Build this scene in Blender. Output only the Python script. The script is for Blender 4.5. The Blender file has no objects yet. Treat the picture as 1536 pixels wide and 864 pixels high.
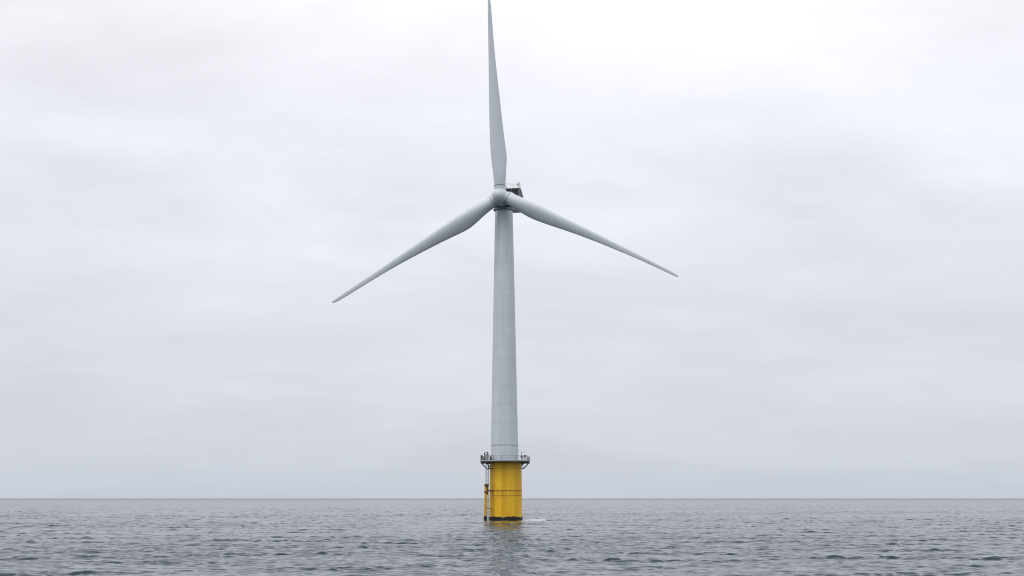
import bpy, bmesh, math, random
import numpy as np
from mathutils import Vector, Matrix

random.seed(4)
rng = np.random.default_rng(11)
S = bpy.context.scene
COL = S.collection
rad = math.radians

# ------------------------------------------------------------------ camera
CAM_H = 4.0
cam = bpy.data.cameras.new('camera')
cam.sensor_width = 36.0
cam.lens = 36.0 * 1886.0 / 1536.0
cam.clip_start = 0.5
cam.clip_end = 200000.0
camo = bpy.data.objects.new('camera', cam)
camo.location = (0, 0, CAM_H)
camo.rotation_euler = (rad(90 + 9.494), 0, 0)
COL.objects.link(camo)
S.camera = camo

# ------------------------------------------------------------------ world: overcast sky
SUN_EL, SUN_AZ = rad(55), rad(-140)          # azimuth measured from +Y towards +X
W = bpy.data.worlds.new('World')
S.world = W
W.use_nodes = True
nt = W.node_tree
nt.nodes.clear()


def N(t, tree, **kw):
    n = tree.nodes.new(t)
    for k, v in kw.items():
        setattr(n, k, v)
    return n


def math_node(tree, op, a, b=None, clamp=False):
    n = tree.nodes.new('ShaderNodeMath')
    n.operation = op
    n.use_clamp = clamp
    for i, v in enumerate((a, b)):
        if v is None:
            continue
        if hasattr(v, 'is_output'):
            tree.links.new(v, n.inputs[i])
        else:
            n.inputs[i].default_value = v
    return n.outputs[0]


def build_world():
    L = nt.links.new
    out = N('ShaderNodeOutputWorld', nt)
    sky = N('ShaderNodeTexSky', nt, sky_type='NISHITA', sun_disc=False)
    sky.sun_elevation = SUN_EL
    sky.sun_rotation = SUN_AZ
    bg_sky = N('ShaderNodeBackground', nt)
    bg_sky.inputs['Strength'].default_value = 0.08
    L(sky.outputs[0], bg_sky.inputs['Color'])

    tc = N('ShaderNodeTexCoord', nt)
    sep = N('ShaderNodeSeparateXYZ', nt)
    L(tc.outputs['Generated'], sep.inputs[0])
    z = math_node(nt, 'MAXIMUM', sep.outputs[2], 0.0)
    # brightness of an overcast dome by elevation
    ramp = N('ShaderNodeValToRGB', nt)
    cr = ramp.color_ramp
    cr.interpolation = 'LINEAR'
    stops = [(0.0, (.580, .622, .698)), (.03, (.628, .664, .735)), (.09, (.710, .738, .80)), (.165, (.785, .808, .865)),
             (.25, (.865, .873, .935)), (.38, (.94, .945, .995)), (.6, (1.1, 1.12, 1.19)), (1.0, (1.35, 1.38, 1.47))]
    while len(cr.elements) < len(stops):
        cr.elements.new(0.5)
    for e, (p, c) in zip(cr.elements, stops):
        e.position = p
        e.color = (c[0] / 2, c[1] / 2, c[2] / 2, 1)
    L(z, ramp.inputs[0])
    # a layered cloud deck: direction projected on a high plane
    den = math_node(nt, 'ADD', z, 0.22)
    px = math_node(nt, 'DIVIDE', sep.outputs[0], den)
    py = math_node(nt, 'DIVIDE', sep.outputs[1], den)

    def deck(sx, sy, oz, scale, detail, rough, dist):
        c = N('ShaderNodeCombineXYZ', nt)
        L(math_node(nt, 'MULTIPLY', px, sx), c.inputs[0])
        L(math_node(nt, 'MULTIPLY', py, sy), c.inputs[1])
        c.inputs[2].default_value = oz
        n = N('ShaderNodeTexNoise', nt)
        n.inputs['Scale'].default_value = scale
        n.inputs['Detail'].default_value = detail
        n.inputs['Roughness'].default_value = rough
        n.inputs['Distortion'].default_value = dist
        L(c.outputs[0], n.inputs['Vector'])
        return n.outputs[0]
    big = deck(1.1, 1.35, 3.1, 1.0, 5, .52, .4)
    fine = deck(1.3, 2.3, 7.7, 2.2, 9, .58, .5)
    m = math_node(nt, 'ADD', math_node(nt, 'MULTIPLY', math_node(nt, 'SUBTRACT', big, .5), .48),
                  math_node(nt, 'MULTIPLY', math_node(nt, 'SUBTRACT', fine, .5), .21))
    # softer towards the horizon
    fade = N('ShaderNodeMapRange', nt)
    fade.inputs[1].default_value = 0.0
    fade.inputs[2].default_value = 0.22
    fade.inputs[3].default_value = 0.30
    fade.inputs[4].default_value = 1.0
    L(z, fade.inputs[0])
    m = math_node(nt, 'MULTIPLY', m, fade.outputs[0])
    m = math_node(nt, 'ADD', m, 1.0)
    # thinner cloud high up in front, where the hidden sun brightens the deck
    dt = N('ShaderNodeVectorMath', nt, operation='DOT_PRODUCT')
    L(tc.outputs['Generated'], dt.inputs[0])
    ga, ge = rad(3), rad(30)
    dt.inputs[1].default_value = (math.sin(ga) * math.cos(ge), math.cos(ga) * math.cos(ge), math.sin(ge))
    glow = N('ShaderNodeMapRange', nt, interpolation_type='SMOOTHSTEP')
    glow.inputs[1].default_value = .935
    glow.inputs[2].default_value = 1.0
    glow.inputs[3].default_value = 0.0
    glow.inputs[4].default_value = 0.14
    L(dt.outputs['Value'], glow.inputs[0])
    m = math_node(nt, 'ADD', m, glow.outputs[0])
    m = math_node(nt, 'MULTIPLY', m, 2.0)
    mul = N('ShaderNodeVectorMath', nt, operation='SCALE')
    L(ramp.outputs[0], mul.inputs[0])
    L(m, mul.inputs['Scale'])
    bg = N('ShaderNodeBackground', nt)
    L(mul.outputs[0], bg.inputs['Color'])
    bg.inputs['Strength'].default_value = 1.0
    mix = N('ShaderNodeMixShader', nt)
    mix.inputs[0].default_value = 0.96            # cloud cover
    L(bg_sky.outputs[0], mix.inputs[1])
    L(bg.outputs[0], mix.inputs[2])
    L(mix.outputs[0], out.inputs[0])


build_world()
sun = bpy.data.lights.new('sun', 'SUN')
sun.energy = 0.9
sun.angle = rad(40)
sun.color = (1.0, .97, .93)
suno = bpy.data.objects.new('sun', sun)
sd = Vector((math.sin(SUN_AZ) * math.cos(SUN_EL), math.cos(SUN_AZ) * math.cos(SUN_EL), math.sin(SUN_EL)))
suno.rotation_euler = (-sd).to_track_quat('-Z', 'Y').to_euler()
suno.location = (0, 0, 300)
COL.objects.link(suno)

S.view_settings.view_transform = 'Standard'
S.view_settings.look = 'None'
S.view_settings.exposure = 0.0
S.view_settings.gamma = 1.0
S.view_settings.use_curve_mapping = False
S.cycles.filter_width = 1.05


# ------------------------------------------------------------------ materials
def principled(name):
    m = bpy.data.materials.new(name)
    m.use_nodes = True
    return m, m.node_tree, m.node_tree.nodes['Principled BSDF']


def simple(name, col, rough=.5, metal=0.0, var=.12, scale=2.0):
    m, t, b = principled(name)
    tc = N('ShaderNodeTexCoord', t)
    n = N('ShaderNodeTexNoise', t)
    n.inputs['Scale'].default_value = scale
    n.inputs['Detail'].default_value = 5
    t.links.new(tc.outputs['Object'], n.inputs['Vector'])
    mr = N('ShaderNodeMapRange', t)
    mr.inputs[1].default_value = .3
    mr.inputs[2].default_value = .7
    mr.inputs[3].default_value = 1 - var
    mr.inputs[4].default_value = 1 + var
    t.links.new(n.outputs[0], mr.inputs[0])
    v = N('ShaderNodeVectorMath', t, operation='SCALE')
    v.inputs[0].default_value = col
    t.links.new(mr.outputs[0], v.inputs['Scale'])
    t.links.new(v.outputs[0], b.inputs['Base Color'])
    b.inputs['Roughness'].default_value = rough
    b.inputs['Metallic'].default_value = metal
    return m


def coated_steel(name, col, streak=.05, rough=.42):
    """Painted surface with soft vertical run-off streaks and cloudy grime."""
    m, t, b = principled(name)
    tc = N('ShaderNodeTexCoord', t)
    mp = N('ShaderNodeMapping', t)
    mp.inputs['Scale'].default_value = (1.6, 1.6, .06)
    t.links.new(tc.outputs['Object'], mp.inputs[0])
    n1 = N('ShaderNodeTexNoise', t)
    n1.inputs['Scale'].default_value = 1.0
    n1.inputs['Detail'].default_value = 6
    t.links.new(mp.outputs[0], n1.inputs['Vector'])
    n2 = N('ShaderNodeTexNoise', t)
    n2.inputs['Scale'].default_value = .35
    n2.inputs['Detail'].default_value = 4
    t.links.new(tc.outputs['Object'], n2.inputs['Vector'])
    s = math_node(t, 'ADD', math_node(t, 'SUBTRACT', n1.outputs[0], .5), math_node(t, 'SUBTRACT', n2.outputs[0], .5))
    s = math_node(t, 'ADD', math_node(t, 'MULTIPLY', s, streak * 2.5), 1.0)
    v = N('ShaderNodeVectorMath', t, operation='SCALE')
    v.inputs[0].default_value = col
    t.links.new(s, v.inputs['Scale'])
    t.links.new(v.outputs[0], b.inputs['Base Color'])
    b.inputs['Roughness'].default_value = rough
    return m


def yellow_paint():
    m, t, b = principled('yellow_paint')
    L = t.links.new
    tc = N('ShaderNodeTexCoord', t)
    sep = N('ShaderNodeSeparateXYZ', t)
    L(tc.outputs['Object'], sep.inputs[0])
    ang = math_node(t, 'ARCTAN2', sep.outputs[0], math_node(t, 'MULTIPLY', sep.outputs[1], -1.0))
    # painted strips round the shell, each faded a little differently
    strip = N('ShaderNodeValToRGB', t)
    cr = strip.color_ramp
    cr.interpolation = 'CONSTANT'
    steps = [(-180, .5), (-150, .3), (-122, .65), (-95, .4), (-71, .62), (-70, .22), (-44, .02), (-42.6, .92), (-16.5, .2), (-15.6, .42), (3, .3), (4, .80), (33, .02), (34.2, .42), (62, .2),
             (63, .55), (90, .35), (120, .7), (150, .45)]
    while len(cr.elements) < len(steps):
        cr.elements.new(.5)
    for e, (dg, v) in zip(cr.elements, steps):
        e.position = (dg + 180) / 360
        e.color = (v, v, v, 1)
    L(math_node(t, 'ADD', math_node(t, 'DIVIDE', ang, 2 * math.pi), .5), strip.inputs[0])
    mp = N('ShaderNodeMapping', t)
    mp.inputs['Scale'].default_value = (2.2, 2.2, .12)
    L(tc.outputs['Object'], mp.inputs[0])
    n1 = N('ShaderNodeTexNoise', t)
    n1.inputs['Scale'].default_value = 1.0
    n1.inputs['Detail'].default_value = 7
    n1.inputs['Roughness'].default_value = .6
    L(mp.outputs[0], n1.inputs['Vector'])
    mix = N('ShaderNodeMix', t, data_type='RGBA')
    mix.inputs['A'].default_value = (.55, .30, .003, 1)
    mix.inputs['B'].default_value = (.98, .575, .016, 1)
    f = math_node(t, 'ADD', math_node(t, 'MULTIPLY', strip.outputs[0], .85), math_node(t, 'MULTIPLY', math_node(t, 'SUBTRACT', n1.outputs[0], .5), .55), True)
    L(f, mix.inputs[0])
    # cloudy grime and scuffs
    n3 = N('ShaderNodeTexNoise', t)
    n3.inputs['Scale'].default_value = .9
    n3.inputs['Detail'].default_value = 8
    n3.inputs['Roughness'].default_value = .65
    L(tc.outputs['Object'], n3.inputs['Vector'])
    grime = math_node(t, 'MULTIPLY', math_node(t, 'MULTIPLY', math_node(t, 'SUBTRACT', n3.outputs[0], .47), 4.0, True), .30)
    mixg = N('ShaderNodeMix', t, data_type='RGBA')
    L(grime, mixg.inputs[0])
    L(mix.outputs['Result'], mixg.inputs['A'])
    mixg.inputs['B'].default_value = (.36, .19, .006, 1)
    # rust runs below the weld bands
    n2 = N('ShaderNodeTexNoise', t)
    mp2 = N('ShaderNodeMapping', t)
    mp2.inputs['Scale'].default_value = (3.5, 3.5, .5)
    L(tc.outputs['Object'], mp2.inputs[0])
    L(mp2.outputs[0], n2.inputs['Vector'])
    n2.inputs['Scale'].default_value = 1.0
    n2.inputs['Detail'].default_value = 6
    band = N('ShaderNodeMapRange', t)
    band.inputs[1].default_value = 3.7
    band.inputs[2].default_value = 5.35
    band.inputs[3].default_value = .0
    band.inputs[4].default_value = .55
    L(sep.outputs[2], band.inputs[0])
    over = math_node(t, 'LESS_THAN', sep.outputs[2], 5.42)
    rust = math_node(t, 'MULTIPLY', math_node(t, 'MULTIPLY', math_node(t, 'SUBTRACT', n2.outputs[0], .50), 5.0, True), math_node(t, 'MULTIPLY', band.outputs[0], over))
    mix2 = N('ShaderNodeMix', t, data_type='RGBA')
    L(rust, mix2.inputs[0])
    L(mixg.outputs['Result'], mix2.inputs['A'])
    mix2.inputs['B'].default_value = (.16, .055, .012, 1)
    L(mix2.outputs['Result'], b.inputs['Base Color'])
    b.inputs['Roughness'].default_value = .5
    return m


M_tower = coated_steel('tower_grey_paint', (.595, .63, .665), .10)
M_blade = coated_steel('blade_grey_gelcoat', (.57, .61, .65), .05, .30)
M_hub = coated_steel('hub_grey_gelcoat', (.55, .59, .63), .03, .28)
M_seam = simple('dark_seam', (.10, .11, .12), .6)
M_flange = simple('flange_grey', (.31, .325, .345), .5)
M_soft = simple('weld_seam_grey', (.47, .50, .535), .5)
M_galv = simple('galvanised_steel', (.30, .315, .32), .5, .3, .2, 4)
M_dark = simple('dark_painted_steel', (.055, .06, .065), .55)
M_black = simple('black_recess', (.015, .016, .018), .7)
M_white = simple('white_painted_rail', (.75, .76, .77), .45)
M_kick = simple('pale_toe_plate', (.42, .44, .42), .5, 0, .2, 3)
M_yel = yellow_paint()
M_rust = simple('rusty_weld', (.30, .15, .012), .8, 0, .35, 3)
M_brown = simple('worn_brown_rubber', (.10, .062, .022), .8, 0, .4, 4)
M_growth = simple('wet_seaweed_growth', (.006, .007, .004), .6, 0, .4, 5)
M_ladder = simple('ladder_steel', (.33, .35, .35), .5, .2)


# ------------------------------------------------------------------ mesh helpers
def link(name, bm, mat, parent=None, smooth=False):
    bmesh.ops.recalc_face_normals(bm, faces=bm.faces)
    me = bpy.data.meshes.new(name)
    bm.to_mesh(me)
    bm.free()
    me.materials.append(mat)
    o = bpy.data.objects.new(name, me)
    COL.objects.link(o)
    if parent is not None:
        o.parent = parent
    if smooth:
        for p in me.polygons:
            p.use_smooth = True
        try:
            me.set_sharp_from_angle(angle=rad(38))
        except Exception:
            pass
    return o


def lathe(bm, prof, n=96, cx=0.0, cy=0.0):
    """prof: (z, radius[, centre x]) closed top and bottom."""
    rings = []
    for q in prof:
        z, r = q[0], q[1]
        ox = q[2] if len(q) > 2 else 0.0
        rings.append([bm.verts.new((cx + ox + r * math.cos(2 * math.pi * i / n), cy + r * math.sin(2 * math.pi * i / n), z)) for i in range(n)])
    for a, b in zip(rings, rings[1:]):
        for i in range(n):
            bm.faces.new((a[i], a[(i + 1) % n], b[(i + 1) % n], b[i]))
    bm.faces.new(rings[0][::-1])
    bm.faces.new(rings[-1])
    return rings


def tube(bm, pts, r, n=10):
    """Round bar along a polyline."""
    pts = [Vector(p) for p in pts]
    rings = []
    up = None
    for i, p in enumerate(pts):
        d = (pts[min(i + 1, len(pts) - 1)] - pts[max(i - 1, 0)]).normalized()
        if up is None:
            up = d.orthogonal().normalized()
        up = (up - d * up.dot(d)).normalized()
        s = d.cross(up)
        rr = r[i] if isinstance(r, (list, tuple)) else r
        rings.append([bm.verts.new(p + (up * math.cos(2 * math.pi * k / n) + s * math.sin(2 * math.pi * k / n)) * rr) for k in range(n)])
    for a, b in zip(rings, rings[1:]):
        for k in range(n):
            bm.faces.new((a[k], a[(k + 1) % n], b[(k + 1) % n], b[k]))
    bm.faces.new(rings[0][::-1])
    bm.faces.new(rings[-1])


def box(bm, c, s, rot=None, bevel=0.0):
    r = bmesh.ops.create_cube(bm, size=1.0)
    vs = r['verts']
    bmesh.ops.scale(bm, vec=s, verts=vs)
    if bevel:
        es = list({e for v in vs for e in v.link_edges})
        g = bmesh.ops.bevel(bm, geom=es, offset=bevel, segments=2, affect='EDGES', profile=.5)
        vs = list({v for f in g['faces'] for v in f.verts} | {v for v in vs if v.is_valid})
    if rot is not None:
        bmesh.ops.rotate(bm, verts=vs, cent=(0, 0, 0), matrix=rot)
    bmesh.ops.translate(bm, verts=vs, vec=c)


# ------------------------------------------------------------------ sea
def build_sea():
    half = rad(42)
    cols = np.linspace(-half, half, 1100)
    rows = [14.0]
    while rows[-1] < 2600:
        r = rows[-1]
        rows.append(r + max(.12, .0009 * r + .03) * (1.0 if r > 50 else 2.0))
    while rows[-1] < 90000:
        rows.append(rows[-1] * 1.09)
    rows = np.array(rows)
    A, R = np.meshgrid(cols, rows)
    dr = np.gradient(rows)
    dth = cols[1] - cols[0]
    X = R * np.sin(A)
    Y = R * np.cos(A)
    dx = np.zeros_like(X)
    dy = np.zeros_like(X)
    dz = np.zeros_like(X)
    step = np.maximum(dr, rows * dth * .4)
    edge = np.clip((half - np.abs(cols)) / rad(4), 0, 1)[None, :]

    def chop(NW, l0, l1, slope, knee, head_mean, head_spread, pinch, field):
        lam = np.exp(rng.uniform(math.log(l0), math.log(l1), NW))
        head = rad(head_mean) + rng.normal(0, rad(head_spread), NW)
        pha = rng.uniform(0, 2 * math.pi, NW)
        for i in range(NW):
            k = 2 * math.pi / lam[i]
            wgt = 1.0 if lam[i] < knee else knee / lam[i]
            a = slope * math.sqrt(2 / NW) / k * wgt
            f = np.clip(lam[i] / step / 1.5 - 1.0, 0, 1)
            use = np.nonzero(f > 0)[0]
            if len(use) == 0:
                continue
            e = use[-1] + 1
            sx, sy = math.cos(head[i]), math.sin(head[i])
            ph = k * (sx * X[:e] + sy * Y[:e]) + pha[i]
            w = a * f[:e, None] * field[:e]
            c = np.cos(ph)
            s = np.sin(ph)
            dz[:e] += w * c
            dx[:e] -= w * s * sx * pinch
            dy[:e] -= w * s * sy * pinch

    def patches(n, kx, ky, seed):
        g = np.random.default_rng(seed)
        out = np.zeros_like(X)
        for _ in range(n):
            out += np.sin(g.uniform(-kx, kx) * X + g.uniform(.35, 1) * g.choice((-1, 1)) * ky * Y + g.uniform(0, 6.28))
        return out / math.sqrt(n / 2)
    gust = 1 + .16 * np.clip(patches(6, .04, .07, 5), -1.6, 1.6)
    groups = np.clip(patches(16, .42, .95, 8) + .1, 0, 1.5) * (.75 + .25 * gust)
    chop(150, .36, 6.0, WAVES[0], 1.9, -100, 34, .66, gust)          # the general chop
    chop(90, .48, 2.6, WAVES[1], 1.5, -97, 28, .58, groups)         # short steep wavelets in scattered groups
    fac = edge
    X = X + dx * fac
    Y = Y + dy * fac
    Z = dz * fac
    nr, nc = X.shape
    V = np.stack([X, Y, Z], -1).reshape(-1, 3)
    idx = np.arange(nr * nc).reshape(nr, nc)
    F = np.stack([idx[:-1, :-1], idx[:-1, 1:], idx[1:, 1:], idx[1:, :-1]], -1).reshape(-1, 4)
    # the rest of the sheet, all round, coarse and calm
    c2 = np.linspace(half, 2 * math.pi - half, 60)
    sel = list(range(0, nr, 40)) + [nr - 1]
    A2, R2 = np.meshgrid(c2, rows[sel])
    V2 = np.stack([R2 * np.sin(A2), R2 * np.cos(A2), np.zeros_like(R2)], -1).reshape(-1, 3)
    i2 = np.arange(V2.shape[0]).reshape(len(sel), 60) + V.shape[0]
    F2 = np.stack([i2[:-1, :-1], i2[:-1, 1:], i2[1:, 1:], i2[1:, :-1]], -1).reshape(-1, 4)
    V = np.concatenate([V, V2])
    F = np.concatenate([F, F2])
    me = bpy.data.meshes.new('sea')
    me.vertices.add(len(V))
    me.vertices.foreach_set('co', V.astype(np.float32).ravel())
    me.loops.add(F.size)
    me.loops.foreach_set('vertex_index', F.astype(np.int32).ravel())
    me.polygons.add(len(F))
    me.polygons.foreach_set('loop_start', np.arange(0, F.size, 4, dtype=np.int32))
    me.polygons.foreach_set('loop_total', np.full(len(F), 4, dtype=np.int32))
    me.update(calc_edges=True)
    me.polygons.foreach_set('use_smooth', np.ones(len(F), dtype=bool))
    me.flip_normals() if me.polygons[0].normal.z < 0 else None

    m, t, b = principled('sea_water')
    L = t.links.new
    b.inputs['Base Color'].default_value = (.013, .029, .040, 1)
    b.inputs['Roughness'].default_value = .06
    b.inputs['IOR'].default_value = 1.333
    b.inputs['Specular IOR Level'].default_value = .29
    geo = N('ShaderNodeNewGeometry', t)
    sep = N('ShaderNodeSeparateXYZ', t)
    L(geo.outputs['Position'], sep.inputs[0])
    mp = N('ShaderNodeMapping', t)
    mp.inputs['Scale'].default_value = (.8, 1.5, 1.0)
    L(geo.outputs['Position'], mp.inputs[0])
    n1 = N('ShaderNodeTexNoise', t)
    n1.inputs['Scale'].default_value = 2.0
    n1.inputs['Detail'].default_value = 5
    n1.inputs['Roughness'].default_value = .65
    n1.inputs['Distortion'].default_value = .4
    L(mp.outputs[0], n1.inputs['Vector'])
    # ripples: tilt the surface normal by a noise field; the open sea beyond the fine mesh gets the full chop this way
    far = N('ShaderNodeMapRange', t)
    far.inputs[1].default_value = 150.0
    far.inputs[2].default_value = 1800.0
    far.inputs[3].default_value = RIPPLE[0]
    far.inputs[4].default_value = RIPPLE[1]
    dist = N('ShaderNodeVectorMath', t, operation='LENGTH')
    L(geo.outputs['Position'], dist.inputs[0])
    L(dist.outputs['Value'], far.inputs[0])
    cen = N('ShaderNodeVectorMath', t, operation='SUBTRACT')
    L(n1.outputs['Color'], cen.inputs[0])
    cen.inputs[1].default_value = (.5, .5, .5)
    flat = N('ShaderNodeVectorMath', t, operation='MULTIPLY')
    L(cen.outputs[0], flat.inputs[0])
    flat.inputs[1].default_value = (1, 1, 0)
    scl = N('ShaderNodeVectorMath', t, operation='SCALE')
    L(flat.outputs[0], scl.inputs[0])
    L(far.outputs[0], scl.inputs['Scale'])
    add = N('ShaderNodeVectorMath', t, operation='ADD')
    L(geo.outputs['Normal'], add.inputs[0])
    L(scl.outputs[0], add.inputs[1])
    nrm = N('ShaderNodeVectorMath', t, operation='NORMALIZE')
    L(add.outputs[0], nrm.inputs[0])
    L(nrm.outputs[0], b.inputs['Normal'])
    fr = N('ShaderNodeMapRange', t)
    for i, v in ((1, 300.0), (2, 3000.0), (3, .05), (4, .20)):
        fr.inputs[i].default_value = v
    L(dist.outputs['Value'], fr.inputs[0])
    L(fr.outputs[0], b.inputs['Roughness'])
    # foam streaming off the lee side of the pile
    ex = math_node(t, 'DIVIDE', math_node(t, 'SUBTRACT', sep.outputs[0], FOAM[0]), FOAM[2])
    ey = math_node(t, 'DIVIDE', math_node(t, 'SUBTRACT', sep.outputs[1], FOAM[1]), FOAM[3])
    dd = math_node(t, 'SQRT', math_node(t, 'ADD', math_node(t, 'MULTIPLY', ex, ex), math_node(t, 'MULTIPLY', ey, ey)))
    ins = math_node(t, 'SUBTRACT', 1.0, dd, True)
    n2 = N('ShaderNodeTexNoise', t)
    n2.inputs['Scale'].default_value = .8
    n2.inputs['Detail'].default_value = 9
    n2.inputs['Roughness'].default_value = .7
    n2.inputs['Distortion'].default_value = 1.0
    mpf = N('ShaderNodeMapping', t)
    mpf.inputs['Scale'].default_value = (2.0, .45, 1.0)
    L(geo.outputs['Position'], mpf.inputs[0])
    L(mpf.outputs[0], n2.inputs['Vector'])
    fo = math_node(t, 'MULTIPLY', math_node(t, 'SUBTRACT', math_node(t, 'ADD', math_node(t, 'MULTIPLY', ins, .5), n2.outputs[0]), .70), 7.0, True)
    fo = math_node(t, 'MULTIPLY', fo, math_node(t, 'MULTIPLY', ins, 3.0, True))
    white = N('ShaderNodeBsdfDiffuse', t)
    white.inputs[0].default_value = (.78, .80, .82, 1)
    mx = N('ShaderNodeMixShader', t)
    L(fo, mx.inputs[0])
    L(b.outputs[0], mx.inputs[1])
    L(white.outputs[0], mx.inputs[2])
    L(mx.outputs[0], t.nodes['Material Output'].inputs['Surface'])
    me.materials.append(m)
    o = bpy.data.objects.new('sea', me)
    o['kind'] = 'structure'
    COL.objects.link(o)
    return o


BX, BY = -1.16, 236.0
RIPPLE = (.40, 1.15)
WAVES = (.15, .175)
FOAM = (BX + 5.6, BY + 1.0, 4.4, 13.0)
build_sea()

# ------------------------------------------------------------------ wind turbine
T = bpy.data.objects.new('wind_turbine', None)
T.location = (BX, BY, 0)
T.empty_display_size = 5
COL.objects.link(T)
T['label'] = 'tall pale grey three-bladed wind turbine on a yellow base standing in the sea'
T['category'] = 'wind turbine'

# --- yellow foundation
bm = bmesh.new()
lathe(bm, [(-8, 3.03), (0.9, 3.03), (5.0, 2.98), (10.6, 2.94)], 128)
foundation = link('foundation', bm, M_yel, T, True)
for z, h, pr, mt in ((9.49, .06, .02, M_rust), (7.71, .05, .012, None), (5.39, .16, .03, M_rust), (4.47, .08, .025, M_rust)):
    bm = bmesh.new()
    r = 2.99 if z < 5.5 else 2.965
    lathe(bm, [(z - h / 2, r - .05), (z - h / 2 + .01, r + pr), (z + h / 2 - .01, r + pr), (z + h / 2, r - .05)], 128)
    link('weld_band', bm, mt or M_yel, foundation, True)
# seaweed and mussels at the waterline: rough collar with a ragged upper edge
bm = bmesh.new()
n = 180
prof = []
rings = []
for lvl in range(7):
    ring = []
    for i in range(n):
        a = 2 * math.pi * i / n
        top = .66 + .07 * math.sin(a * 5 + 1) + .04 * math.sin(a * 13 + 2) + random.uniform(-.10, .10)
        z = -3 + (top + 3) * (0, .55, .72, .84, .93, .98, 1.0)[lvl]
        r = 3.03 + (0.07 if lvl < 6 else .004) + random.uniform(-.025, .03) * (lvl < 6)
        ring.append(bm.verts.new((r * math.cos(a), r * math.sin(a), z)))
    rings.append(ring)
for p, q in zip(rings, rings[1:]):
    for i in range(n):
        bm.faces.new((p[i], p[(i + 1) % n], q[(i + 1) % n], q[i]))
link('marine_growth', bm, M_growth, foundation, True)

# --- tower
TX0, TX1 = -.22, -.40                      # the shaft sits a little off the pile's centre
ZB, ZT = 10.77, 58.6


def tower_r(z):
    return 2.575 + (1.70 - 2.575) * ((z - ZB) / (ZT - ZB)) ** 1.06


def tower_x(z):
    return TX0 + (TX1 - TX0) * (z - ZB) / (ZT - ZB)


bm = bmesh.new()
prof = []
for i in range(41):
    z = ZB + (ZT - ZB) * i / 40
    prof.append((z, tower_r(z), tower_x(z)))
lathe(bm, prof, 128)
tower = link('tower', bm, M_tower, T, True)


def ring_on_tower(z, h, pr, mat, name='flange_ring'):
    b = bmesh.new()
    r, x = tower_r(z), tower_x(z)
    lathe(b, [(z - h / 2, r - .04, x), (z - h / 2 + .005, r + pr, x), (z + h / 2 - .005, r + pr, x), (z + h / 2, r - .04, x)], 128)
    return link(name, b, mat, tower, True)


ring_on_tower(13.72, .11, .03, simple('flange_joint_grey', (.25, .265, .28), .6))
for z in (43.1, 38.3, 34.1, 29.6, 24.55, 21.4, 18.1, 48.0, 53.2):
    ring_on_tower(z, .04, .010, M_soft)
for ang in (-128, -76):
    bm = bmesh.new()
    pts = []
    for z in (48.0, 52, 56, 58.5):
        r = tower_r(z) + .015
        pts.append((tower_x(z) + r * math.cos(rad(ang)), r * math.sin(rad(ang)), z))
    tube(bm, pts, .035, 8)
    link('cable_run', bm, M_soft, tower, True)
# entrance door plate behind the rail, front left
bm = bmesh.new()
ang0, ang1 = rad(-108), rad(-86)
lo = []
for z in (11.15, 13.1):
    for rr in (.01, .05):
        r = tower_r(z) + rr
        lo.append([bm.verts.new((tower_x(z) + r * math.cos(ang0 + (ang1 - ang0) * i / 8), r * math.sin(ang0 + (ang1 - ang0) * i / 8), z)) for i in range(9)])
for i in range(8):
    bm.faces.new((lo[1][i], lo[1][i + 1], lo[3][i + 1], lo[3][i]))
    bm.faces.new((lo[2][i], lo[2][i + 1], lo[3][i + 1], lo[3][i]))
    bm.faces.new((lo[0][i], lo[0][i + 1], lo[1][i + 1], lo[1][i]))
for i in (0, 8):
    bm.faces.new((lo[0][i], lo[1][i], lo[3][i], lo[2][i]))
link('tower_door', bm, M_tower, tower)

# --- yaw ring between tower and nacelle
bm = bmesh.new()
x = TX1
lathe(bm, [(58.42, 1.62, x), (58.44, 1.80, x), (58.50, 1.80, x), (58.54, 2.0, x), (58.82, 2.06, x), (58.86, 1.7, x), (59.2, 1.70, x)], 96)
link('yaw_ring', bm, M_flange, T, True)
bm = bmesh.new()
lathe(bm, [(58.88, 1.75, x), (58.90, 1.92, x), (59.3, 1.92, x), (59.32, 1.75, x)], 96)
link('yaw_shade_band', bm, M_black, T, True)  # shade under the hub, put in as a black band above the yaw ring

# --- rotor frame (local to turbine)
A_ = Vector((-0.1905475, -0.9802819, 0.05233596))
R_ = Vector((0.98162718, -0.190809, 0.0))
U_ = Vector((0.00998617, 0.0513744, 0.99862953))
HUB = Vector((-2.3017 - BX, 232.4 - BY, 60.393))

# --- hub: rounded spinner facing forward
bm = bmesh.new()
prof = [(-1.9, 1.35), (-1.85, 1.45), (-1.2, 1.56), (-.4, 1.66), (.25, 1.66), (.75, 1.53), (1.15, 1.31), (1.5, 1.02), (1.75, .72), (1.9, .42), (1.97, .15), (1.98, .03)]
lathe(bm, prof, 96)
MR = Matrix((R_, U_, A_)).transposed()          # columns: local x->R, y->U, z->A
bmesh.ops.rotate(bm, verts=bm.verts, cent=(0, 0, 0), matrix=MR)
bmesh.ops.translate(bm, verts=bm.verts, vec=HUB)
hub = link('hub', bm, M_hub, T, True)

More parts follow.
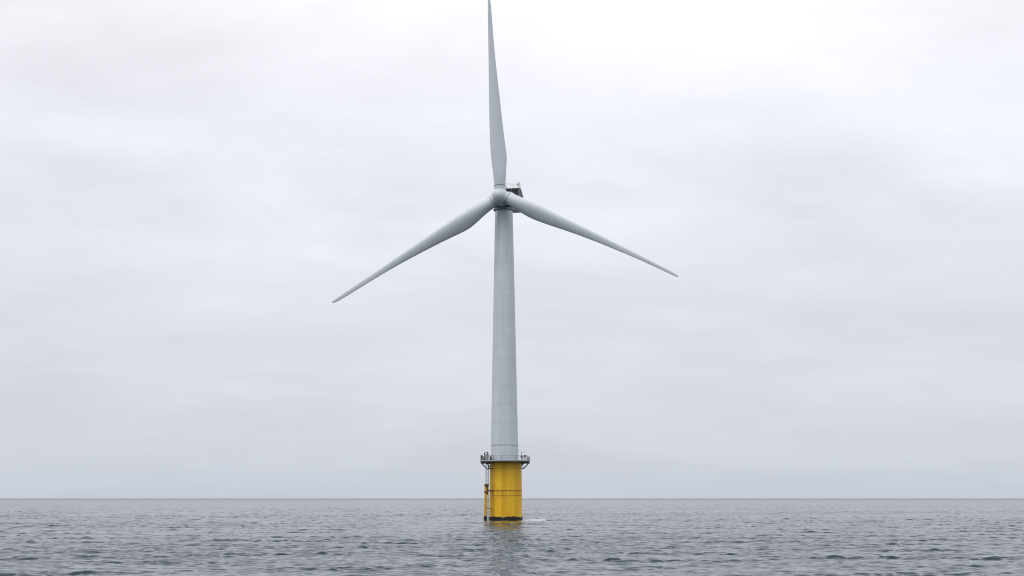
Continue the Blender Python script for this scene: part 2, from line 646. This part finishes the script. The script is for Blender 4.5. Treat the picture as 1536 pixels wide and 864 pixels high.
# --- blades: (r, edge, edge) in metres off the pitch axis, with the visible droop and sweep of each
TAB = [
    [(2.0, -.96, 1.18), (3.5, -.99, 1.34), (5.0, -1.06, 1.48), (6.0, -1.13, 1.58), (7.0, -1.20, 1.67), (8.0, -1.25, 1.70), (9.0, -1.27, 1.66), (10.5, -1.28, 1.54), (12.0, -1.27, 1.42), (14.0, -1.24, 1.30), (16.0, -1.18, 1.19), (18.0, -1.11, 1.09), (21.0, -1.0, .94), (24.0, -.89, .76), (27.0, -.77, .60), (30.0, -.65, .48), (33.0, -.54, .40), (35.0, -.47, .37), (37, -.39, .34), (38.6, -.31, .28), (39.6, -.22, .18), (40.1, -.1, .06)],
    [(2.0, -1.13, 1.13), (3.5, -1.28, 1.20), (5.0, -1.50, 1.28), (6.0, -1.70, 1.34), (7.0, -1.85, 1.32), (8.0, -1.93, 1.34), (9.0, -1.90, 1.35), (10.5, -1.74, 1.34), (12.0, -1.52, 1.31), (14.0, -1.28, 1.25), (16.0, -1.08, 1.22), (18.0, -.89, 1.15), (21.0, -.63, 1.06), (24.0, -.43, .95), (27.0, -.29, .86), (30.0, -.22, .82), (33.0, -.17, .79), (35.0, -.12, .72), (36.3, -.06, .68), (37.0, .05, .62), (37.35, .16, .55), (37.5, .27, .45)],
    [(2.0, -1.52, .76), (3.5, -1.58, .92), (5.0, -1.58, 1.08), (6.0, -1.58, 1.20), (7.0, -1.58, 1.28), (8.0, -1.57, 1.30), (9.0, -1.54, 1.25), (10.5, -1.48, 1.16), (12.0, -1.41, 1.04), (14.0, -1.32, .86), (16.0, -1.25, .69), (18.0, -1.18, .56), (21.0, -1.05, .42), (24.0, -.90, .33), (27.0, -.74, .27), (30.0, -.56, .23), (33.0, -.40, .28), (35.0, -.30, .32), (36.5, -.2, .36), (37.2, -.09, .36), (37.55, .0, .34), (37.75, .1, .29)],
]


def lerp_tab(x, xs, ys):
    return float(np.interp(x, xs, ys))


def section(n=56):
    """unit airfoil: chord 0..1 (leading edge at 0), half thickness profile scaled to 1 and its camber."""
    pts = []
    for i in range(n):
        a = 2 * math.pi * i / n
        c = .5 - .5 * math.cos(a)
        th = 2.969 * math.sqrt(c) - 1.26 * c - 3.516 * c ** 2 + 2.843 * c ** 3 - 1.036 * c ** 4
        pts.append((c, th, 1 if a < math.pi else -1, a))
    return pts


SEC = section()


def blade(k):
    p = rad(3.0) + k * 2 * math.pi / 3
    d0 = -math.sin(p) * R_ + math.cos(p) * U_
    d = d0 * math.cos(rad(4)) + A_ * math.sin(rad(4))
    t = math.cos(p) * R_ + math.sin(p) * U_
    ax = -A_                                       # downwind
    tab = TAB[k]
    xs = [q[0] for q in tab]
    bm = bmesh.new()
    rings = []
    rr = list(np.arange(1.2, 10, .35)) + list(np.arange(10, xs[-1] - 1.2, .8)) + [xs[-1] - q for q in (1.2, .9, .65, .45, .28, .15, .06, .0)]
    # the trailing edge lies on the bulging side
    te_plus = (k != 1)
    for r in rr:
        e1 = lerp_tab(r, xs, [q[1] for q in tab])
        e2 = lerp_tab(r, xs, [q[2] for q in tab])
        w = e2 - e1
        rd = min(1.0, max(0.0, (r - 2.6) / 6.0))
        rd = rd * rd * (3 - 2 * rd)                # 0 round root -> 1 airfoil
        tc = 1.0 + (.66 - 1.0) * rd if r < 8.6 else .66 + (.30 - .66) * min(1, (r - 8.6) / 20.0)
        tw = rad(10) * max(0.0, 1 - r / 30.0) * rd  # twist: trailing edge leans downwind near the root
        ring = []
        for c, th, sg, a in SEC:
            cc = .5 - .5 * math.cos(a)
            y_round = .5 * math.sin(a)
            y_foil = th * .5 if sg > 0 else -(.5 * abs(math.sin(a)) * .55 + th * .5 * .5)
            if sg < 0:                              # pressure side hollows towards the trailing edge
                y_foil += .16 * max(0.0, c - .5) ** 1.5 * (1 - c) ** .5
            y = (y_round * (1 - rd) + y_foil * rd) * tc * w
            u = cc * w
            off = e1 + u if te_plus else e2 - u
            # pressure side (sg<0) faces upwind, to the camera
            down = y + math.tan(tw) * (u - w * .3)
            ring.append(bm.verts.new(HUB + d * r + t * off + ax * down))
        rings.append(ring)
    n = len(SEC)
    for a, b in zip(rings, rings[1:]):
        for i in range(n):
            bm.faces.new((a[i], a[(i + 1) % n], b[(i + 1) % n], b[i]))
    bm.faces.new(rings[0][::-1])
    bm.faces.new(rings[-1])
    bo = link('blade', bm, M_blade, T, True)
    # dark seal where the blade enters the hub
    bm = bmesh.new()
    e1, e2 = tab[0][1], tab[0][2]
    mid, rad_ = (e1 + e2) / 2, (e2 - e1) / 2
    for (ra, hh, pr, mt) in (((2.08, 1.62, 1.66)[k], .10, .04, M_seam),):
        lathe(bm, [(ra - hh / 2, rad_ - .1), (ra - hh / 2 + .01, rad_ + pr), (ra + hh / 2 - .01, rad_ + pr), (ra + hh / 2, rad_ - .1)], 64)
    M3 = Matrix((t, ax, d)).transposed()
    bmesh.ops.rotate(bm, verts=bm.verts, cent=(0, 0, 0), matrix=M3)
    bmesh.ops.translate(bm, verts=bm.verts, vec=HUB + t * mid)
    link('root_seal', bm, M_seam, bo, True)
    return bo


for k in range(3):
    blade(k)

# --- nacelle
B_ = Vector((0.1908, 0.9816, 0))                 # level, backwards
C0 = Vector((tower_x(59), 0, 60.15))


def nac(l, s, z):
    return C0 + B_ * l + R_ * s + Vector((0, 0, z))


bm = bmesh.new()
rings = []
for (l, hw, zt, zb, cr) in ((-2.05, 1.45, 1.45, -.95, .6), (-1.5, 1.75, 1.75, -.95, .6), (-.5, 2.0, 1.9, -.95, .55), (2.6, 2.35, 1.95, -1.2, .5), (4.0, 2.6, 1.95, -1.2, .4), (5.6, 2.6, 1.85, -.85, .4), (6.1, 2.0, 1.6, -.5, .5)):
    ring = []
    cz, hh = (zt + zb) / 2, (zt - zb) / 2
    for q in range(4):
        sx, sz = ((1, 1), (-1, 1), (-1, -1), (1, -1))[q]
        for j in range(5):
            a = q * math.pi / 2 + j * math.pi / 8
            ring.append(bm.verts.new(nac(l, sx * (hw - cr) + cr * math.cos(a), cz + sz * (hh - cr) + cr * math.sin(a))))
    rings.append(ring)
for a, b in zip(rings, rings[1:]):
    for i in range(20):
        bm.faces.new((a[i], a[(i + 1) % 20], b[(i + 1) % 20], b[i]))
bm.faces.new(rings[0][::-1])
bm.faces.new(rings[-1])
nacelle = link('nacelle', bm, M_hub, T, True)


def quad_prism(bm, bl, tl, l0, l1, z0, z1):
    """tapered block between lengths l0..l1 and heights z0..z1; half widths bl (bottom), tl (top)"""
    v = [bm.verts.new(nac(l, s * w, z)) for z, w in ((z0, bl), (z1, tl)) for l, s in ((l0, -1), (l0, 1), (l1, 1), (l1, -1))]
    for f in ((0, 1, 2, 3), (4, 5, 6, 7), (0, 1, 5, 4), (1, 2, 6, 5), (2, 3, 7, 6), (3, 0, 4, 7)):
        bm.faces.new([v[i] for i in f])


bm = bmesh.new()
quad_prism(bm, 2.9, 2.3, 4.75, 5.9, 1.72, 4.0)
bmesh.ops.bevel(bm, geom=list(bm.edges), offset=.08, segments=2, affect='EDGES')
cooler = link('cooler_housing', bm, simple('cooler_grey', (.13, .14, .15), .5, 0, .3, 3), nacelle)
for s0, s1 in ((-2.1, -.75), (-.62, .5), (.64, 1.85)):
    bm = bmesh.new()
    v = [bm.verts.new(nac(l, s, z)) for z in (2.62, 3.86) for l, s in ((4.69, s0), (4.69, s1), (4.76, s1), (4.76, s0))]
    for f in ((0, 1, 2, 3), (4, 5, 6, 7), (0, 1, 5, 4), (1, 2, 6, 5), (2, 3, 7, 6), (3, 0, 4, 7)):
        bm.faces.new([v[i] for i in f])
    link('radiator_grille', bm, M_black, nacelle)
bm = bmesh.new()
for (sa, la, sb, lb) in ((-2.15, 4.85, 2.15, 4.85), (-2.15, 5.8, 2.15, 5.8), (-2.15, 4.85, -2.15, 5.8), (2.15, 4.85, 2.15, 5.8)):
    for z in (4.5, 5.0):
        tube(bm, [nac(la, sa, z), nac(lb, sb, z)], .024, 8)
for s in (-2.15, -.7, .7, 2.15):
    for l in (4.85, 5.8):
        tube(bm, [nac(l, s, 3.98), nac(l, s, 5.0)], .024, 8)
link('roof_railing', bm, M_white, nacelle, True)
bm = bmesh.new()
tube(bm, [nac(5.3, 1.95, 3.98), nac(5.3, 1.95, 5.35)], .07, 8)
tube(bm, [nac(5.3, 1.6, 4.75), nac(5.3, 1.95, 4.75)], .04, 8)
tube(bm, [nac(5.3, 1.6, 4.6), nac(5.3, 1.6, 4.98)], [.05, .11], 8)
link('wind_sensor_mast', bm, M_seam, nacelle, True)
bm = bmesh.new()
tube(bm, [nac(5.3, -.55, 3.98), nac(5.3, -.55, 4.35)], .12, 12)
tube(bm, [nac(5.3, -.55, 4.35), nac(5.3, -.55, 4.62)], [.16, .10], 12)
link('warning_light', bm, M_white, nacelle, True)

# --- working platform round the top of the foundation
PX = -.12                                       # deck centre against the pile
PR = 4.68
DZ = 10.76
bm = bmesh.new()
NP = 20


def pp(i, r, z, off=.5):
    a = 2 * math.pi * (i + off) / NP - math.pi / 2
    return Vector((PX + r * math.cos(a), r * math.sin(a), z))


lo = [bm.verts.new(pp(i, PR, DZ - .16)) for i in range(NP)]
hi = [bm.verts.new(pp(i, PR, DZ)) for i in range(NP)]
for i in range(NP):
    bm.faces.new((lo[i], lo[(i + 1) % NP], hi[(i + 1) % NP], hi[i]))
bm.faces.new(lo[::-1])
bm.faces.new(hi)
platform = link('platform', bm, M_dark, T)
bm = bmesh.new()
for i in range(NP):
    a0, a1 = pp(i, PR + .03, 0), pp(i + 1, PR + .03, 0)
    b0, b1 = pp(i, PR - .02, 0), pp(i + 1, PR - .02, 0)
    for s0, s1 in ((a0, a1), (b1, b0)):
        bm.faces.new([bm.verts.new(v) for v in ((s0.x, s0.y, DZ - .02), (s1.x, s1.y, DZ - .02), (s1.x, s1.y, DZ + .17), (s0.x, s0.y, DZ + .17))])
    bm.faces.new([bm.verts.new(v) for v in ((a0.x, a0.y, DZ + .17), (a1.x, a1.y, DZ + .17), (b1.x, b1.y, DZ + .17), (b0.x, b0.y, DZ + .17))])
    bm.faces.new([bm.verts.new(v) for v in ((a0.x, a0.y, DZ - .02), (a1.x, a1.y, DZ - .02), (b1.x, b1.y, DZ - .02), (b0.x, b0.y, DZ - .02))])
bmesh.ops.remove_doubles(bm, verts=bm.verts, dist=1e-4)
link('toe_plate', bm, M_kick, platform)
for deg in (0, 180, 40, 90, 140):
    a = rad(deg)
    ca, sa = math.cos(a), math.sin(a)
    bm = bmesh.new()
    def q(r, z):
        return (r * ca + (PX if r > 3.4 else 0), r * sa, z)
    tube(bm, [q(4.40, DZ - .28), q(3.45, 9.42), q(2.9, 9.42)], .095, 10)
    tube(bm, [q(4.55, DZ - .31), q(2.9, DZ - .31)], .10, 8)
    tube(bm, [q(3.2, 9.42), q(3.2, DZ - .31)], .07, 8)
    link('bracket', bm, M_dark, platform, True)

# railing: rails, then each post
bm = bmesh.new()
for z in (DZ + .55, DZ + .98):
    loop = [pp(i, PR - .08, z) for i in range(NP + 1)]
    for a, b in zip(loop, loop[1:]):
        tube(bm, [a, b], .026, 8)
rail = link('guard_rail', bm, M_galv, T, True)
for i in range(NP):
    bm = bmesh.new()
    tube(bm, [pp(i, PR - .08, DZ), pp(i, PR - .08, DZ + .99)], .028, 8)
    link('post', bm, M_galv, rail, True)

# --- equipment on the left of the deck
bm = bmesh.new()
box(bm, (-4.33, -.9, DZ + 0.446), (.62, .6, .86), None, .03)
cab = link('equipment_cabinet', bm, M_flange, T)
bm = bmesh.new()
box(bm, (-4.33, -1.215, DZ + 0.49), (.46, .03, .65), None, .01)
link('cabinet_door', bm, M_galv, cab)
bm = bmesh.new()
box(bm, (-3.58, -.6, DZ + 0.576), (.78, .7, 1.1), None, .03)
cab = link('equipment_cabinet', bm, M_galv, T)
bm = bmesh.new()
box(bm, (-3.58, -.965, DZ + 0.612), (.6, .03, .86), None, .01)
link('cabinet_door', bm, M_flange, cab)
bm = bmesh.new()                                # sloping black cover against the cabinet
v = [bm.verts.new(c) for c in ((-3.0, -1.3, DZ + 0.0144), (-2.25, -1.3, DZ + 0.0144), (-3.0, -1.3, DZ + 1.04), (-2.85, -1.3, DZ + 1.04),
                               (-3.0, -.4, DZ + 0.0144), (-2.25, -.4, DZ + 0.0144), (-3.0, -.4, DZ + 1.04), (-2.85, -.4, DZ + 1.04))]
for f in ((0, 1, 3, 2), (4, 5, 7, 6), (0, 1, 5, 4), (1, 3, 7, 5), (3, 2, 6, 7), (2, 0, 4, 6)):
    bm.faces.new([v[i] for i in f])
link('winch_cover', bm, M_dark, T)
bm = bmesh.new()                                # davit: two uprights, hook arm
tube(bm, [(-3.92, -.7, DZ), (-3.92, -.7, DZ + 1.37), (-3.9, -.7, DZ + 1.67)], [.11, .11, .07], 10)
tube(bm, [(-3.32, -.7, DZ), (-3.32, -.7, DZ + 1.44), (-3.4, -.7, DZ + 1.62), (-3.58, -.7, DZ + 1.7), (-3.7, -.7, DZ + 1.58)], [.13, .12, .10, .09, .07], 10)
tube(bm, [(-3.92, -.7, DZ + 1.17), (-3.32, -.7, DZ + 1.24)], .08, 8)
link('davit_crane', bm, M_dark, T, True)
bm = bmesh.new()
lathe(bm, [(DZ + 0.864, .14), (DZ + 0.95, .24), (DZ + 1.02, .24), (DZ + 1.08, .10), (DZ + 1.17, .06)], 20, -4.45, -1.5)
tube(bm, [(-4.45, -1.5, DZ), (-4.45, -1.5, DZ + 0.893)], .06, 8)
link('navigation_light', bm, M_seam, T, True)
bm = bmesh.new()                                # hooped handrail over the ladder head
tube(bm, [(-2.95, -2.2, DZ)] + [(-2.55 - .40 * math.cos(math.pi * i / 10), -2.2, DZ + 0.756 + .4 * math.sin(math.pi * i / 10)) for i in range(11)] + [(-2.15, -2.2, DZ)], .04, 8)
link('ladder_hoop', bm, M_galv, T, True)
# --- equipment on the right
bm = bmesh.new()
lathe(bm, [(DZ + .85, .15), (DZ + .9, .30), (DZ + 1.06, .34), (DZ + 1.12, .22), (DZ + 1.2, .1)], 24, 3.55, -1.1)
tube(bm, [(3.55, -1.1, DZ), (3.55, -1.1, DZ + .9)], .09, 10)
link('navigation_light', bm, M_seam, T, True)
bm = bmesh.new()
box(bm, (4.2, -.6, DZ + .40), (.36, .5, .75), None, .03)
cab = link('equipment_cabinet', bm, M_flange, T)
bm = bmesh.new()
tube(bm, [(2.9, -.9, DZ), (2.9, -.9, DZ + 1.75)], .05, 8)
tube(bm, [(2.9, -.9, DZ + 1.72), (2.6, -.85, DZ + 2.0), (2.25, -.7, DZ + 2.15), (1.95, -.4, DZ + 2.25)], .03, 8)
tube(bm, [(2.9, -.9, DZ + 1.72), (3.5, -.9, DZ + 1.68), (3.62, -.9, DZ + 1.6)], .03, 8)
link('cable_mast', bm, M_galv, T, True)
bm = bmesh.new()
box(bm, (2.92, -1.05, DZ + .85), (.32, .25, .36), None, .02)
link('junction_box', bm, M_seam, T)
bm = bmesh.new()
tube(bm, [(-.55, -4.3, DZ), (-.55, -4.3, DZ + 1.6), (-.48, -4.3, DZ + 1.72)], .03, 8)
link('sign_pole', bm, M_galv, T, True)

# --- boat landing: ladder and fender pile on the left
LX, LY = -3.42, -1.9
bm = bmesh.new()
for dx in (-.2, .2):
    tube(bm, [(LX + dx, LY, -1.5), (LX + dx, LY, DZ - .1)], .07, 10)
z = .4
while z < DZ - .2:
    tube(bm, [(LX - .2, LY, z), (LX + .2, LY, z)], .035, 8)
    z += .36
ladder = link('access_ladder', bm, M_ladder, T, True)
for z in (9.35, 5.35, 2.2):
    bm = bmesh.new()
    tube(bm, [(LX - .1, LY, z), (LX + .3, LY, z), (-2.5, LY + .3, z)], .10, 8)
    link('standoff', bm, M_dark if z > 3 else M_yel, ladder, True)
bm = bmesh.new()
tube(bm, [(-3.72, -2.3, -3.0), (-3.72, -2.3, .9), (-3.62, -2.3, 6.4)], [.24, .24, .24], 20)
fender = link('fender_pile', bm, M_yel, T, True)
bm = bmesh.new()
lathe(bm, [(6.12, .2), (6.16, .40), (6.36, .44), (6.56, .38), (6.64, .26)], 24, -3.5, -2.3)
link('fender_cap', bm, M_brown, fender, True)
for z in (5.2, 5.0):
    bm = bmesh.new()
    lathe(bm, [(z - .08, .22), (z - .07, .31), (z + .07, .31), (z + .08, .22)], 24, -3.64, -2.3)
    link('fender_clamp', bm, M_brown, fender, True)
bm = bmesh.new()
tube(bm, [(-3.3, -2.3, 6.2), (-3.3, -2.2, 4.6)], .13, 10)
tube(bm, [(-3.35, -2.25, 5.38), (-2.3, -1.9, 5.38)], .11, 10)
link('fender_arm', bm, M_brown, fender, True)
bm = bmesh.new()
lathe(bm, [(-2.5, .29), (.45, .30), (.6, .28), (.8, .25)], 24, -3.72, -2.3)
link('marine_growth', bm, M_growth, fender, True)
